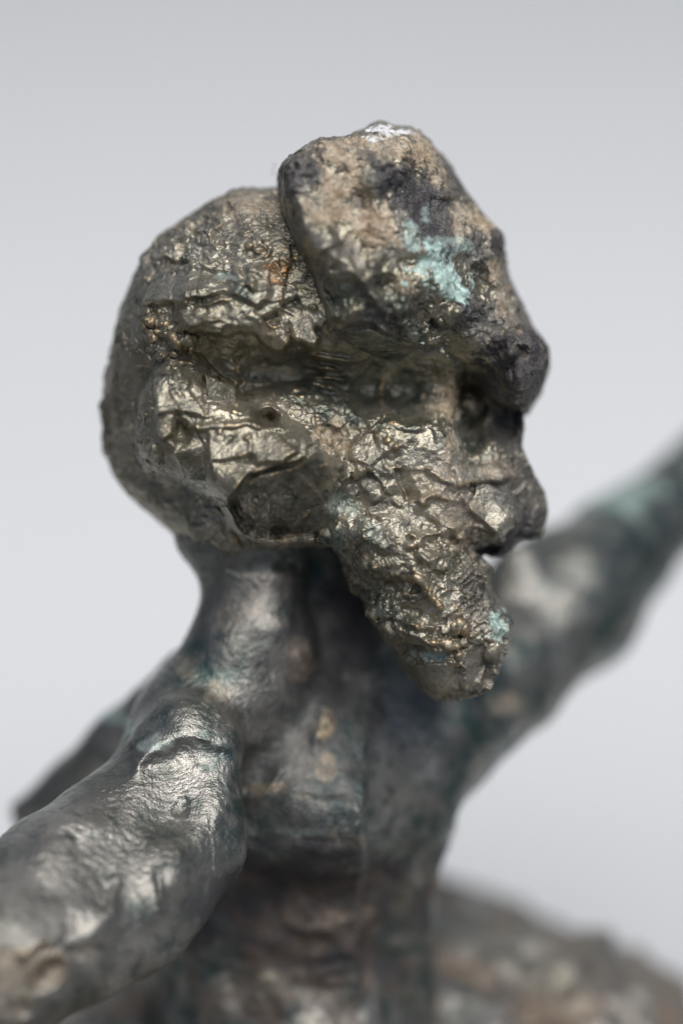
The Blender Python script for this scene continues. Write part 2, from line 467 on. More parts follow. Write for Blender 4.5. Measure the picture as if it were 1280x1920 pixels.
# chest, belly, hips
B.ell(P(590, 1470, -130), (185, 180, 190), 60)
B.ell(P(575, 1510, -15), (115, 105, 80), 90)                  # near pectoral
B.ell(P(760, 1450, -190), (110, 140, 110), 80)              # far pectoral
chain([(590, 1440, -150, 180), (560, 1640, -285, 180), (540, 1780, -320, 185), (560, 2050, -330, 230), (600, 2250, -450, 260)], 60)
chain([(520, 1640, -300, 140), (450, 1790, -330, 165), (450, 2050, -380, 200)], 60)
chain([(760, 1480, -210, 95), (710, 1720, -300, 100), (700, 2000, -420, 130)], 50)
# near arm, coming forward to the lower left
chain([(330, 1440, 70, 115), (310, 1510, 110, 128), (120, 1690, 270, 165), (-60, 1830, 430, 165), (-330, 1960, 660, 130)], 50)
B.ell(P(345, 1400, 110), (112, 88, 95), 45, rot=.5)          # deltoid cap
chain([(382, 1440, 140, 68), (366, 1590, 190, 90), (265, 1700, 290, 112), (60, 1800, 420, 125)], 60)     # front crest of the arm
chain([(-330, 1960, 660, 125), (-470, 2010, 740, 80)], 40)
for j, (du, dv) in enumerate(((-110, -70), (-140, -25), (-140, 25), (-110, 75))):
    chain([(-470 + du * .3, 2010 + dv * .7, 750, 34), (-470 + du, 2010 + dv, 800, 28), (-470 + du * 1.3, 2030 + dv, 860, 24)], 14)
chain([(-430, 2080, 760, 36), (-470, 2150, 840, 26)], 14)
# far arm, reaching back to the upper right
chain([(800, 1380, -260, 130), (930, 1270, -420, 118), (1060, 1130, -620, 138), (1155, 1038, -760, 102), (1288, 918, -960, 76), (1420, 800, -1120, 80)], 50)
B.ell(P(955, 1130, -470), (70, 120, 60), 40, rot=-.3)
chain([(1420, 800, -1120, 80), (1490, 730, -1200, 62)], 30)
for j, (du, dv) in enumerate(((-10, -120), (50, -125), (105, -90), (130, -40))):
    chain([(1490 + du * .3, 730 + dv * .3, -1210, 30), (1490 + du, 730 + dv, -1260, 22)], 14)
# shoulder blade and slung cloth end at the back
chain([(370, 1300, -170, 95), (260, 1400, -300, 75), (130, 1490, -400, 62), (60, 1530, -430, 44)], 40)
B.ell(P(345, 1275, -190), (40, 50, 40), 15)
V, Q = B.mesh(); V, Q = keep_largest(V, Q); del B
E, _ = edges_of(Q); V = laplace(V, E, 2, .5)
V, Q = subdivide(V, Q); E, _ = edges_of(Q); V = laplace(V, E, 2, .5)
print("body", len(V), round(time.time() - T0, 1))

Rb_ = Relief()                       # facets of shoulder, arm and chest
Rb_.facet([(255, 1395), (330, 1345), (395, 1320), (445, 1360), (470, 1400), (400, 1385), (340, 1385), (270, 1430)], 8, -.03, .16, 26)
Rb_.ledge([(265, 1435), (330, 1395), (375, 1380), (420, 1405), (450, 1425)], 70, 8, 12)
Rb_.ridge([(452, 1370), (470, 1400), (440, 1440), (430, 1500)], 16, 9)
Rb_.facet([(300, 1440), (360, 1400), (430, 1430), (400, 1560), (330, 1640), (250, 1580)], 4, .10, .10, 45)
Rb_.facet([(150, 1560), (300, 1600), (300, 1700), (200, 1720), (90, 1680)], -2, .03, .12, 40)
Rb_.scoop(345, 1500, 14, 24, 8, .5); Rb_.ridge([(305, 1620), (312, 1690)], 8, 10); Rb_.ridge([(230, 1620), (215, 1700), (180, 1730)], 12, 10)
Rb_.ledge([(70, 1770), (95, 1740), (140, 1738), (110, 1760)], 30, 22, 4)
Rb_.scoop(110, 1790, 42, 26, 26, -.6); Rb_.scoop(60, 1850, 30, 22, 14)
Rb_.ridge([(470, 1505), (500, 1480), (535, 1440)], 9, 14); Rb_.ridge([(590, 1400), (610, 1340), (600, 1320)], 14, 16)
Rb_.mound(580, 1515, 50, 36, 10)
Rb_.ledge([(430, 1625), (500, 1640), (580, 1605), (665, 1590)], 110, 12, 30, 12)
Rb_.mound(650, 1180, 40, 30, 18); Rb_.mound(565, 1240, 18, 26, 18); Rb_.mound(610, 1130, 30, 22, 14)
Rb_.ledge([(548, 1200), (546, 1060)], 60, 14, 6); Rb_.mound(430, 1220, 50, 60, 14)
Rb_.ledge([(680, 1900), (680, 1700), (690, 1450)], 90, 55, 10)
Rb_.mound(690, 1395, 20, 30, 20); Rb_.mound(600, 1760, 60, 14, 22); Rb_.mound(500, 1800, 50, 30, 16)
Rb_.ridge([(430, 1690), (560, 1680), (670, 1700)], 50, -26)
N = normals(V, Q)
def uv_of(V, z0=None):
    k = D / (D - (V[:, 2] if z0 is None else z0))
    return V[:, 0] * k + 640, 960 - V[:, 1] * k
u, v = uv_of(V, 120); far = V[:, 2] < -330
near = smooth(200, 500, V[:, 2]); u = u + near * (u - 640) * .03; v = v + near * (v - 960) * .03
u = u + 9 * fbm(V, 60, 3, 91); v = v + 9 * fbm(V, 60, 3, 97)
wz = smooth(.1, .5, N[:, 2]) * ~far
V[:, 2] += (Rb_.at(u, v) * wz).astype(np.float32)
N = normals(V, Q)
d = 18 * fbm(V, 190, 2, 3) + 2.5 * fbm(V, 95, 1, 4) + 1.8 * fbm(V, 46, 1, 11) + 1.0 * ridged(V, 34, 2, 21) * (V[:, 2] < 60) + 1.5 * noise(V, 11, 31) + 1.2 * noise(V, (9, 9, 22), 33)
d += 16 * np.clip(fbm(V, 70, 2, 41) - .12, -.2, .5) * (V[:, 1] < -600) * (V[:, 2] < 100)
V = V + N * d[:, None]
N = normals(V, Q); cv = convexity(V, N, E)
z = np.zeros(len(V), np.float32); n40 = fbm(V, 90, 3, 51); n41 = fbm(V, 140, 3, 57); n15 = fbm(V, 22, 3, 53); n42 = fbm(V, 60, 3, 61)
up = N @ AX[:, 2].astype(np.float32)
d_arm = blob_mask((u, v, n40), [(330, 1500, 190, 230, 1)])
tanm = blob_mask((u, v, n40 * .9), [(90, 1780, 110, 40, .55), (40, 1830, 80, 60, .5), (610, 1360, 22, 45, .9), (505, 1480, 30, 8, .5), (610, 1440, 20, 24, .4), (565, 1235, 30, 40, .8), (440, 1130, 60, 60, .35), (410, 1295, 26, 16, .6), (345, 1250, 30, 25, .6), (640, 1745, 60, 16, .3), (960, 1340, 50, 26, .7), (480, 1880, 110, 40, .2)])
tealm = (1 - .85 * blob_mask((u, v, n40 * .6), [(440, 1130, 90, 130, .9), (300, 1520, 150, 200, 1), (100, 1700, 200, 110, 1)])) * np.clip(.62 + 1.5 * n41, 0, 1) * smooth(120, 380, u + 200 * n40 + (v < 1400) * 120)
turqm = blob_mask((u, v, n40), [(1215, 915, 110, 46, .5), (200, 1370, 90, 16, .5), (285, 1390, 40, 10, .3), (560, 1560, 50, 8, .12)])
goldm = smooth(.35, 1.2, cv) * smooth(-.1, .3, n15) * .8
dustm = np.clip(.12 + .9 * n42, 0, .7) * (1 - .8 * d_arm)
rustm = np.clip(.5 + 1.5 * n42, 0, 1) * smooth(1580, 1680, v) * smooth(100, -50, V[:, 2]) * .3  # rust tint that also paints the lower torso darker where it is shaded
tealm = np.where(far, np.maximum(tealm * .45, smooth(1080, 1200, u)), tealm); turqm = np.clip(turqm, 0, 1)
soot_shade = np.clip(smooth(.1, .35, n40) * .3 * (1 - d_arm) * ~far + blob_mask((u, v, n40), [(620, 1220, 90, 170, .9), (575, 1440, 130, 180, .55), (560, 1740, 230, 190, .95)]), 0, 1)  # soot mottling; the blobs paint shade on neck hollow, chest and lower torso
tanm *= .6 + .5 * smooth(-.1, .2, n15); tanm[(v < 1330) & (v > 1000)] *= .5
masks = {"stain_a": np.stack([tanm, turqm, z, goldm], 1), "stain_shade": np.stack([tealm, soot_shade, rustm, dustm], 1)}
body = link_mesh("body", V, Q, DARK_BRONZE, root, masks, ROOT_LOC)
del V, Q, N

# ---- base mound
M = Field((-1250, -3050, -2000), (1350, -560, 500), 22.0)
M.ell(P(660, 2380, -900), (820 * 1.15, 730 * 1.15, 800), 80)
M.ell(P(560, 2560, -300), (640, 560, 560), 120)
M.ell(P(250, 2150, -500), (260, 330, 300), 100)
X, Y, Z = np.ix_(*M.ax)
zz = Y * cp + Z * sp
M.F = np.maximum(M.F, (GZ - zz)).astype(np.float32)
V, Q = M.mesh(); V, Q = keep_largest(V, Q); del M
E, _ = edges_of(Q); V = laplace(V, E, 1, .5); V, Q = subdivide(V, Q); E, _ = edges_of(Q); V = laplace(V, E, 2, .5)
N = normals(V, Q)
hgt = V[:, 1] * cp + V[:, 2] * sp - GZ
d = (70 * fbm(V, 380, 3, 5) + 40 * ridged(V, 160, 3, 15) + 14 * noise(V, 50, 25)) * smooth(15, 160, hgt)
V = V + N * d[:, None]
z = np.zeros(len(V), np.float32)
n40 = fbm(V, 260, 3, 51); n42 = fbm(V, 120, 3, 61)
masks = {"stain_a": np.stack([np.clip(.1 + .5 * n40, 0, .3), z, z, z], 1), "stain_shade": np.stack([np.clip(.15 - .5 * n40, 0, .4), np.clip(.25 + n42, 0, .6), np.clip(.0 + 1.2 * n42, 0, .5), np.clip(.5 + n42, 0, 1)], 1)}
link_mesh("base", V, Q, DARK_BRONZE, root, masks, ROOT_LOC)
print("base", len(V), round(time.time() - T0, 1))

# ---- head: skull with hair, face and beard in one skin, cut into parts afterwards
SKULL = [(560, 345), (520, 352), (480, 356), (440, 360), (400, 378), (345, 408), (300, 440), (270, 478), (248, 520), (228, 575), (214, 620), (205, 680), (198, 720), (190, 760), (188, 800), (195, 850), (210, 890), (235, 925), (265, 955), (300, 985), (338, 1015), (368, 1048), (480, 1050), (620, 960), (760, 880), (840, 760), (840, 600), (780, 450), (660, 360)]
FACE = [(640, 640), (800, 560), (960, 640), (982, 760), (982, 800), (977, 836), (990, 870), (1008, 902), (1025, 928), (1028, 960), (1018, 990), (1004, 1004), (966, 1010), (960, 1022), (950, 1041), (924, 1045), (908, 1038), (885, 1055), (870, 1140), (720, 1100), (640, 1010), (560, 900)]
CHUNK = [(268, 888), (250, 850), (246, 790), (256, 730), (280, 680), (320, 650), (400, 680), (480, 730), (600, 790), (670, 860), (655, 960), (640, 1010), (600, 1026), (560, 1022), (520, 1028), (480, 1022), (450, 1010), (425, 985), (400, 950), (330, 908)]
BEARD = [(640, 930), (760, 900), (850, 980), (908, 1052), (921, 1066), (918, 1090), (924, 1122), (942, 1136), (958, 1162), (958, 1190), (947, 1230), (927, 1268), (920, 1288), (900, 1305), (860, 1311), (808, 1311), (790, 1295), (775, 1265), (750, 1235), (720, 1200), (692, 1160), (681, 1120), (664, 1100), (652, 1070), (630, 1030), (600, 1000)]
FORE = [(524, 400), (520, 352), (519, 330), (531, 311), (560, 289), (592, 269), (640, 262), (680, 245), (702, 229), (720, 227), (742, 236), (772, 240), (802, 258), (830, 285), (850, 310), (871, 345), (900, 385), (925, 415), (945, 440), (953, 475), (958, 510), (968, 535), (985, 570), (1001, 605), (1022, 632), (1034, 652), (1036, 686), (1023, 722), (1003, 756), (985, 777), (950, 772), (915, 755), (898, 715), (850, 700), (800, 694), (720, 690), (650, 668), (602, 650), (590, 600), (570, 540), (545, 480)]
H = Field((-480, -380, -330), (420, 640, 340), 4.2)
H.slab(SKULL, lambda u, v: -45 * smooth(640, 900, v), lambda u, v: 262 - 95 * smooth(640, 860, v) * smooth(560, 330, u), lambda u, v: 250 - 120 * smooth(820, 1000, v), 20)
H.slab(FACE, 35, lambda u, v: 185 - 60 * smooth(820, 920, u) - 55 * smooth(920, 1015, u), lambda u, v: 150 - 100 * smooth(800, 930, u), 30, z_at=60)
H.slab(CHUNK, 60, lambda u, v: 225 + 0 * u, 75, 18, z_at=150)
H.slab(BEARD, lambda u, v: 70 + 0.12 * (v - 960), lambda u, v: 170 - 60 * smooth(1000, 1300, v) - 30 * smooth(840, 930, u), lambda u, v: 92 - 45 * smooth(860, 920, u) - 30 * smooth(1230, 1290, v), 14, z_at=110)
V, Q = H.mesh(); V, Q = keep_largest(V, Q); del H
E, _ = edges_of(Q); V = laplace(V, E, 2, .5)
V, Q = subdivide(V, Q); E, _ = edges_of(Q); V = laplace(V, E, 2, .5)
print("head", len(V), round(time.time() - T0, 1))

G = Relief(); r_ = np.random.default_rng(5)
# crown: sunken rough cap above the combed lock
G.ledge([(270, 530), (300, 508), (350, 492), (410, 488), (450, 500)], 60, -14, 4)
G.ridge([(380, 375), (450, 366), (520, 372)], 14, 8); G.mound(440, 372, 26, 12, 10)
# smooth combed facets at the temple
G.facet([(272, 538), (310, 512), (370, 505), (440, 520), (436, 552), (340, 572), (268, 566)], 10, -.05, .30, 6)
G.facet([(430, 500), (500, 505), (510, 560), (470, 600), (430, 570)], 14, .05, .2, 7, .8)
G.facet([(330, 575), (440, 560), (500, 590), (480, 620), (350, 620)], 8, -.06, .18, 6, .8)
for pts, w, h in [([(322, 580), (345, 572)], 5, 7), ([(372, 578), (440, 566)], 5, 9), ([(362, 590), (395, 606), (420, 606)], 4, 7), ([(350, 622), (410, 604)], 4, 6),
                  ([(440, 500), (455, 540), (440, 560)], 8, 10), ([(470, 520), (480, 555)], 7, 12), ([(330, 545), (420, 535)], 5, 4), ([(300, 560), (380, 552)], 5, 4),
                  ([(360, 548), (430, 548)], 4, 4), ([(380, 530), (440, 528)], 4, 4), ([(470, 590), (500, 610), (520, 640)], 8, 8), ([(290, 600), (330, 640), (360, 650)], 9, 9)]:
    G.ridge(pts, w, h)
# ledge of the lock over the temple hollow
G.ledge([(318, 622), (410, 632), (452, 626), (482, 628), (500, 650), (530, 655), (560, 640)], 110, 44, 2.5)
G.facet([(440, 640), (500, 655), (590, 665), (600, 700), (530, 730), (450, 745)], -34, -.05, -.12, 14, .7)
G.facet([(495, 600), (520, 590), (545, 640), (530, 662), (505, 655)], 22, .1, .3, 4)
G.ledge([(498, 655), (528, 664), (548, 642)], 40, 18, 2)
# wormy curls
for k in range(70):
    a = r_.uniform(0, 1); cx = 255 + r_.uniform(0, 90) + a * 40; cy = 580 + a * 130 + r_.uniform(-20, 20)
    t = r_.uniform(-.2, 1.2); l = r_.uniform(10, 26)
    G.ridge([(cx, cy), (cx + l * math.cos(t), cy + l * math.sin(t))], r_.uniform(4, 7), r_.uniform(5, 13), wob=4)
G.facet([(392, 668), (440, 682), (448, 715), (442, 728), (400, 700)], 14, -.05, .35, 3)
G.ledge([(330, 655), (380, 665), (395, 690), (448, 722)], 45, 24, 2.5)
G.facet([(362, 700), (380, 700), (392, 735), (372, 750), (358, 735)], 0, .3, -.3, 3)
G.facet([(385, 700), (448, 728), (446, 765), (388, 748)], -10, 0, -.5, 3)
G.facet([(288, 715), (318, 705), (335, 770), (318, 800), (300, 780)], 14, -.35, .05, 4)
G.facet([(300, 778), (328, 776), (332, 812), (312, 828), (302, 806)], 18, -.1, .45, 3)
G.ledge([(335, 770), (334, 800), (326, 830)], 40, -22, 3); G.scoop(345, 815, 22, 30, 20)
G.facet([(252, 830), (290, 830), (300, 850), (262, 862)], 12, 0, .4, 4)
G.ledge([(245, 868), (275, 895), (310, 893)], 40, 16, 3)
G.ridge([(330, 760), (360, 800), (380, 805)], 7, 8)
# temple hollow and its bar, pit at the ear
G.ridge([(430, 690), (560, 700), (700, 715), (860, 730), (950, 770)], 56, -112, wob=0, taper=False)
G.ridge([(360, 806), (430, 800), (470, 800), (540, 806), (600, 795)], 8, 12)
G.ridge([(450, 782), (475, 768), (510, 762), (530, 780), (525, 800)], 9, 12); G.mound(502, 786, 18, 16, -75, 0, 1.6)
G.ledge([(485, 770), (480, 790), (490, 808)], 18, 10, 2)
for y, x0, x1 in ((672, 575, 668), (690, 570, 640), (706, 575, 655), (722, 580, 630)):
    G.ridge([(x0, y - 8), ((x0 + x1) / 2, y), (x1, y + 4)], 6, 26, wob=2)
G.ridge([(460, 740), (530, 738), (580, 745)], 7, 7)
# jaw-side lock: big knife planes above, undercut below
G.facet([(395, 812), (470, 802), (478, 850), (430, 878), (395, 868)], 12, .02, .16, 5)
G.facet([(385, 872), (478, 856), (470, 890), (430, 940), (400, 935)], 20, -.1, .28, 5)
G.facet([(480, 808), (560, 812), (560, 850), (530, 870), (482, 870)], 16, .08, .22, 5)
G.facet([(330, 850), (385, 835), (390, 900), (350, 895)], -6, -.2, -.1, 5)
G.ridge([(478, 812), (478, 870)], 6, 7)
G.ledge([(386, 936), (428, 944), (468, 892), (500, 882), (560, 868), (580, 840), (605, 826)], 60, 30, 2.5)
G.facet([(430, 948), (470, 898), (560, 874), (600, 850), (622, 872), (640, 940), (606, 1060), (560, 1090), (490, 1090), (450, 1040)], -62, .05, -.62, 5, 1.0, .3)
G.facet([(402, 952), (428, 950), (445, 985), (475, 1025), (430, 1000)], -4, -.3, -.2, 3)
for k in range(26):
    cx, cy = r_.uniform(450, 560), r_.uniform(930, 1010); G.mound(cx, cy, r_.uniform(3, 8), r_.uniform(3, 8), r_.uniform(3, 9))
for pts in ([(470, 930), (484, 1010)], [(508, 925), (502, 1020)], [(440, 955), (474, 1010)], [(560, 890), (600, 930)], [(580, 960), (540, 1000)]): G.ridge(pts, 5, 13)
for k in range(16): G.mound(r_.uniform(470, 640), r_.uniform(890, 1010), r_.uniform(10, 24), r_.uniform(8, 18), r_.uniform(-12, 14))
# cheek
G.ledge([(660, 905), (690, 878), (712, 905), (735, 932)], 30, 14, 2)
G.facet([(672, 905), (690, 884), (720, 930), (700, 945)], 8, 0, .3, 4)
G.mound(695, 925, 14, 10, 10); G.ridge([(640, 880), (655, 930), (640, 990)], 14, 10)
G.facet([(660, 820), (700, 810), (715, 860), (690, 876), (655, 860)], 8, -.1, .25, 5)
for k in range(46):
    cx, cy = r_.uniform(700, 800), r_.uniform(820, 940); t = r_.uniform(-.6, .8); l = r_.uniform(8, 30)
    G.ridge([(cx, cy), (cx + l * math.cos(t), cy + l * math.sin(t))], r_.uniform(3, 6), r_.uniform(-8, 9), wob=4)
G.facet([(740, 880), (770, 880), (790, 930), (760, 940)], -10, .3, -.2, 4)
# brow scallops and eye socket
G.mound(690, 735, 26, 40, -26, .2, 1.5); G.mound(758, 738, 36, 54, -30, -.1, 1.5); G.ridge([(728, 790), (760, 806), (800, 800)], 7, 12); G.ridge([(668, 778), (692, 786), (715, 775)], 6, 10); G.ridge([(722, 700), (716, 745), (722, 785)], 5, 10)
G.mound(884, 778, 27, 84, -88, .04, 1.4); G.ridge([(808, 740), (812, 800), (838, 830)], 10, 10)
for k in range(34):
    cx, cy = r_.uniform(808, 870), r_.uniform(720, 800); G.mound(cx, cy, r_.uniform(4, 8), r_.uniform(4, 8), r_.uniform(-10, 12))
G.scoop(945, 800, 40, 26, 22)
# nose, cheek bone, moustache
G.facet([(850, 880), (930, 868), (975, 890), (940, 905), (860, 905)], 12, 0, .3, 6)
G.facet([(890, 905), (965, 925), (985, 985), (930, 1000), (880, 960)], 18, .06, .06, 5)
G.ledge([(880, 990), (940, 1003), (975, 995), (990, 960)], 40, 16, 3)
G.ledge([(985, 880), (990, 940), (980, 990)], 40, -12, 4)
G.mound(925, 1032, 26, 12, -70, -.3, 1.5); G.ridge([(900, 1050), (925, 1052), (950, 1042)], 6, 10)
G.ridge([(800, 880), (840, 900), (900, 905)], 8, 10); G.ridge([(820, 930), (870, 940), (900, 965)], 7, 8)
for pts, w, h in [([(768, 1020), (800, 1000), (850, 995), (868, 1012), (850, 1030)], 9, 18), ([(770, 1030), (800, 1050), (835, 1040)], 8, 14), ([(800, 960), (830, 985), (870, 990)], 8, 12), ([(870, 985), (850, 1010), (862, 1030)], 6, -14),
                  ([(780, 960), (800, 930), (830, 920)], 7, 9), ([(870, 1000), (905, 1040)], 8, -10)]:
    G.ridge(pts, w, h)
for poly, c in (([(275, 500), (440, 495), (560, 520), (600, 650), (540, 760), (620, 830), (480, 900), (400, 940), (300, 880), (262, 800), (300, 700), (380, 640), (300, 600)], .66), ([(440, 520), (600, 540), (600, 650), (460, 640)], .75), ([(560, 640), (800, 690), (860, 760), (700, 800), (560, 780)], .5), ([(190, 560), (260, 540), (250, 900), (190, 900)], .5), ([(640, 820), (960, 860), (980, 1000), (880, 1010), (660, 980)], .4)):
    G.calm(poly, c)
G.facet([(530, 575), (560, 560), (600, 640), (590, 655), (550, 640)], 8, .12, .25, 5)
G.facet([(385, 700), (446, 730), (446, 765), (390, 752)], -8, 0, -.5, 3)
G.ledge([(400, 668), (440, 680), (450, 716), (446, 730)], 30, 16, 2)
for k in range(75):
    cx, cy = r_.uniform(330, 590), r_.uniform(455, 650); t = r_.normal(.12, .3); l = r_.uniform(10, 42); c = r_.uniform(-6, 6)
    G.ridge([(cx, cy), (cx + l * .5 * math.cos(t), cy + l * .5 * math.sin(t) + c), (cx + l * math.cos(t), cy + l * math.sin(t))], r_.uniform(3, 6), r_.uniform(-5, 10), wob=4)
for k in range(40):
    cx, cy = r_.uniform(340, 600), r_.uniform(730, 870); t = r_.normal(-.1, .5); l = r_.uniform(8, 26)
    G.ridge([(cx, cy), (cx + l * math.cos(t), cy + l * math.sin(t))], r_.uniform(3, 5), r_.uniform(-5, 7), wob=4)
# combed beard side (parallel knife lines)
for k in range(10):
    y = 1045 + k * 15
    G.ridge([(862 - k * 2, y + 36), (888, y + 10), (914, y - 12)], 4.2, 6.5, wob=2)
for k in range(9):
    G.ridge([(835 - k * 2, 1050 + k * 8), (850 - k, 1040 + k * 8)], 4, 6, wob=1)
# sprue scar
G.ridge([(778, 1082), (790, 1088), (800, 1112), (815, 1128), (822, 1136)], 12, 8, taper=False, wob=1)
# crags of the beard
for x, y, rx, ry, h in ((690, 1068, 30, 20, 22), (720, 1020, 26, 18, 14), (705, 1140, 34, 16, 16), (760, 1180, 46, 14, 18), (800, 1060, 30, 22, 16), (745, 1100, 22, 18, -18), (770, 1145, 20, 14, -14), (830, 1190, 30, 14, -14), (680, 1030, 16, 12, -16), (850, 1050, 24, 14, -12), (840, 1250, 40, 26, 10)):
    G.mound(x, y, rx, ry, h, 0, 1.3)
# modelled beard locks
for pts, w, h in [([(655, 1075), (690, 1050), (712, 1060)], 12, 18), ([(690, 1045), (705, 1065), (695, 1078)], 8, 12), ([(665, 1000), (700, 1010), (720, 1035)], 10, 14), ([(680, 990), (705, 985)], 6, 9), ([(660, 1010), (690, 1030)], 7, 9),
                  ([(700, 1125), (740, 1110), (780, 1125)], 9, 10), ([(700, 1175), (740, 1160), (800, 1170)], 9, 12), ([(720, 1195), (780, 1190), (850, 1210)], 8, 10), ([(690, 1150), (730, 1150)], 8, 9)]:
    G.ridge(pts, w, h)
for k in range(95):
    cx, cy = r_.uniform(670, 860), r_.uniform(980, 1200)
    if cx < 660 + (cy - 1060) * .7: continue
    t = r_.uniform(-.9, 1.0); l = r_.uniform(8, 26)
    G.ridge([(cx, cy), (cx + l * math.cos(t), cy + l * math.sin(t))], r_.uniform(3.5, 7), r_.uniform(-9, 9), wob=5)
G.ledge([(700, 1180), (760, 1205), (830, 1222), (870, 1210)], 50, 22, 3)
G.facet([(770, 1245), (850, 1240), (870, 1300), (810, 1308)], 2, -.1, -.25, 6)
G.facet([(870, 1215), (905, 1205), (920, 1250), (885, 1300), (868, 1290)], 2, -.2, .0, 4)
G.ridge([(858, 1215), (862, 1260)], 5, 8); G.ridge([(920, 1240), (890, 1290)], 5, 8)
G.mound(935, 1175, 22, 34, 16); G.ledge([(915, 1150), (920, 1190), (905, 1215)], 30, -14, 3)

FR = Relief()
def lumps(Rl, n, x0, x1, y0, y1, r0, r1, h0, h1):
    for k in range(n): Rl.mound(r_.uniform(x0, x1), r_.uniform(y0, y1), r_.uniform(r0, r1), r_.uniform(r0, r1), r_.uniform(h0, h1))
FR.facet([(535, 380), (640, 330), (700, 430), (600, 480), (560, 470)], 8, -.12, .15, 25, .7)
FR.ledge([(550, 470), (585, 490), (640, 470)], 50, 12, 5)
FR.facet([(522, 400), (552, 405), (580, 490), (628, 600), (604, 648), (556, 540)], -12, .55, .1, 5)
FR.ridge([(600, 480), (650, 500), (690, 560)], 14, 12); FR.scoop(640, 560, 46, 40, 20); FR.scoop(590, 520, 24, 30, 12)
FR.mound(740, 260, 40, 26, 12); FR.scoop(760, 370, 60, 70, 24, .3); FR.scoop(830, 420, 34, 60, 22, -.3); FR.ridge([(860, 340), (830, 370), (835, 430)], 12, 12)
FR.mound(930, 460, 26, 36, 22); FR.scoop(900, 520, 20, 34, 14); FR.ridge([(890, 480), (930, 520), (945, 570)], 14, 18)
FR.scoop(960, 560, 12, 30, 18); FR.mound(950, 660, 60, 70, 26); FR.mound(1010, 650, 22, 26, 20); FR.scoop(1022, 668, 12, 20, 14); FR.mound(965, 730, 44, 30, 18)
FR.ridge([(700, 500), (690, 560), (720, 600), (760, 580), (750, 520)], 10, 14); FR.scoop(720, 545, 24, 26, 14)
FR.ridge([(800, 560), (820, 600), (870, 590)], 12, 12); FR.scoop(790, 610, 30, 22, 16); FR.mound(770, 615, 30, 18, 12)
FR.ledge([(604, 640), (650, 618), (696, 612), (725, 632), (795, 645), (830, 640)], 60, 24, 3)
FR.facet([(608, 648), (650, 628), (700, 622), (728, 642), (795, 655), (790, 690), (690, 685)], -18, 0, -.55, 4)
FR.ledge([(830, 650), (860, 690), (905, 700)], 40, 18, 4)
lumps(FR, 70, 540, 940, 260, 640, 18, 40, -17, 17); lumps(FR, 130, 540, 940, 260, 640, 6, 20, -7, 9)
for x, y, rx, ry, h in ((1006, 640, 22, 24, 24), (985, 705, 28, 24, 24), (940, 640, 24, 24, 18), (925, 700, 22, 26, 16), (960, 590, 20, 26, 16), (880, 640, 26, 20, 12), (975, 665, 14, 14, -18), (955, 690, 12, 18, -14), (915, 610, 18, 22, -14), (860, 590, 26, 18, 10)): FR.mound(x, y, rx, ry, h, 0, 1.2)
lumps(FR, 90, 900, 1030, 560, 770, 6, 16, -11, 13); lumps(FR, 50, 600, 720, 480, 640, 4, 10, -6, 8)
for k in range(8): FR.mound(625 + r_.uniform(-14, 25), 590 + r_.uniform(-20, 20), 4.5, 4.5, 9)

def sculpt(V, Q, E, Rl, amp, chip=1.0):
    N = normals(V, Q); u, v = uv_of(V, 200)
    w = smooth(.12, .45, N[:, 2]) - .8 * smooth(.12, .45, -N[:, 2])
    u = u + 4 * fbm(V, 26, 3, 91); v = v + 4 * fbm(V, 26, 3, 97)
    V = V.copy(); V[:, 2] += (Rl.at(u, v) * w).astype(np.float32)
    N = normals(V, Q)
    calm = Rl.at(u, v, Rl.K) * (np.abs(N[:, 2]) > .1)
    amp = amp * (1 - .82 * calm) * np.clip(.8 + 1.2 * fbm(V, 130, 2, 83) + .5 * smooth(960, 1040, v), .35, 1.6)
    rough = .35 + .65 * smooth(-.25, .2, fbm(V, 120, 2, 85)); rough *= .4 + .6 * smooth(.05, .5, np.abs(N[:, 2]))
    d = (8 * fbm(V, 100, 2, 3) + chip * rough * (chips(V, (64, 44, 50), 3.0, .22, 2) + chips(V, (30, 20, 24), 1.6, .26, 9)) + chips(V, 13, .7, .2, 15)
         + 2.0 * ridged(V, (30, 20, 24), 2, 13) * smooth(0, .2, fbm(V, 90, 2, 19)) + .8 * noise(V, 7, 31) + .5 * noise(V, 4.5, 37)) * amp
    pits = np.clip(noise(V, 13, 71) - .22, 0, 1) * 16 * amp
    d = laplace((d - pits)[:, None].astype(np.float32), E, 1, .4)[:, 0]
    V = V + N * d[:, None]
    return V.astype(np.float32)
V = sculpt(V, Q, E, G, 1.0)
N = normals(V, Q); cv = convexity(V, N, E, 1); u, v = uv_of(V, 200)
n40 = fbm(V, 60, 3, 51); n15 = fbm(V, 24, 3, 53); n42 = fbm(V, 40, 3, 61); n90 = fbm(V, 110, 3, 65); z = np.zeros(len(V), np.float32)
tanm = blob_mask((u, v, n15 * 1.3), [(620, 815, 34, 26, .9), (840, 750, 38, 40, .85), (850, 830, 22, 30, .7), (860, 960, 60, 40, .55), (820, 900, 60, 30, .4), (460, 375, 60, 26, .7), (930, 880, 40, 20, .5), (860, 1010, 30, 22, .5), (640, 840, 20, 20, .5)])
turqm = blob_mask((u, v, n15 * 1.2), [(935, 1175, 20, 32, .75), (640, 950, 26, 30, .35), (630, 1010, 30, 26, .35), (810, 1232, 34, 12, .5), (420, 520, 26, 10, .35), (865, 800, 14, 50, .2), (700, 1000, 14, 20, .2)])
goldm = np.clip(smooth(.16, .7, cv) * smooth(-.35, .1, n42), 0, 1) * smooth(960, 860, u)
goldm = np.maximum(goldm, blob_mask((u, v, n15), [(797, 1106, 10, 18, 1), (816, 1130, 11, 11, 1), (784, 1086, 14, 10, .8)]))
rustm = blob_mask((u, v, n15), [(520, 510, 24, 34, .9), (500, 480, 20, 16, .7)])
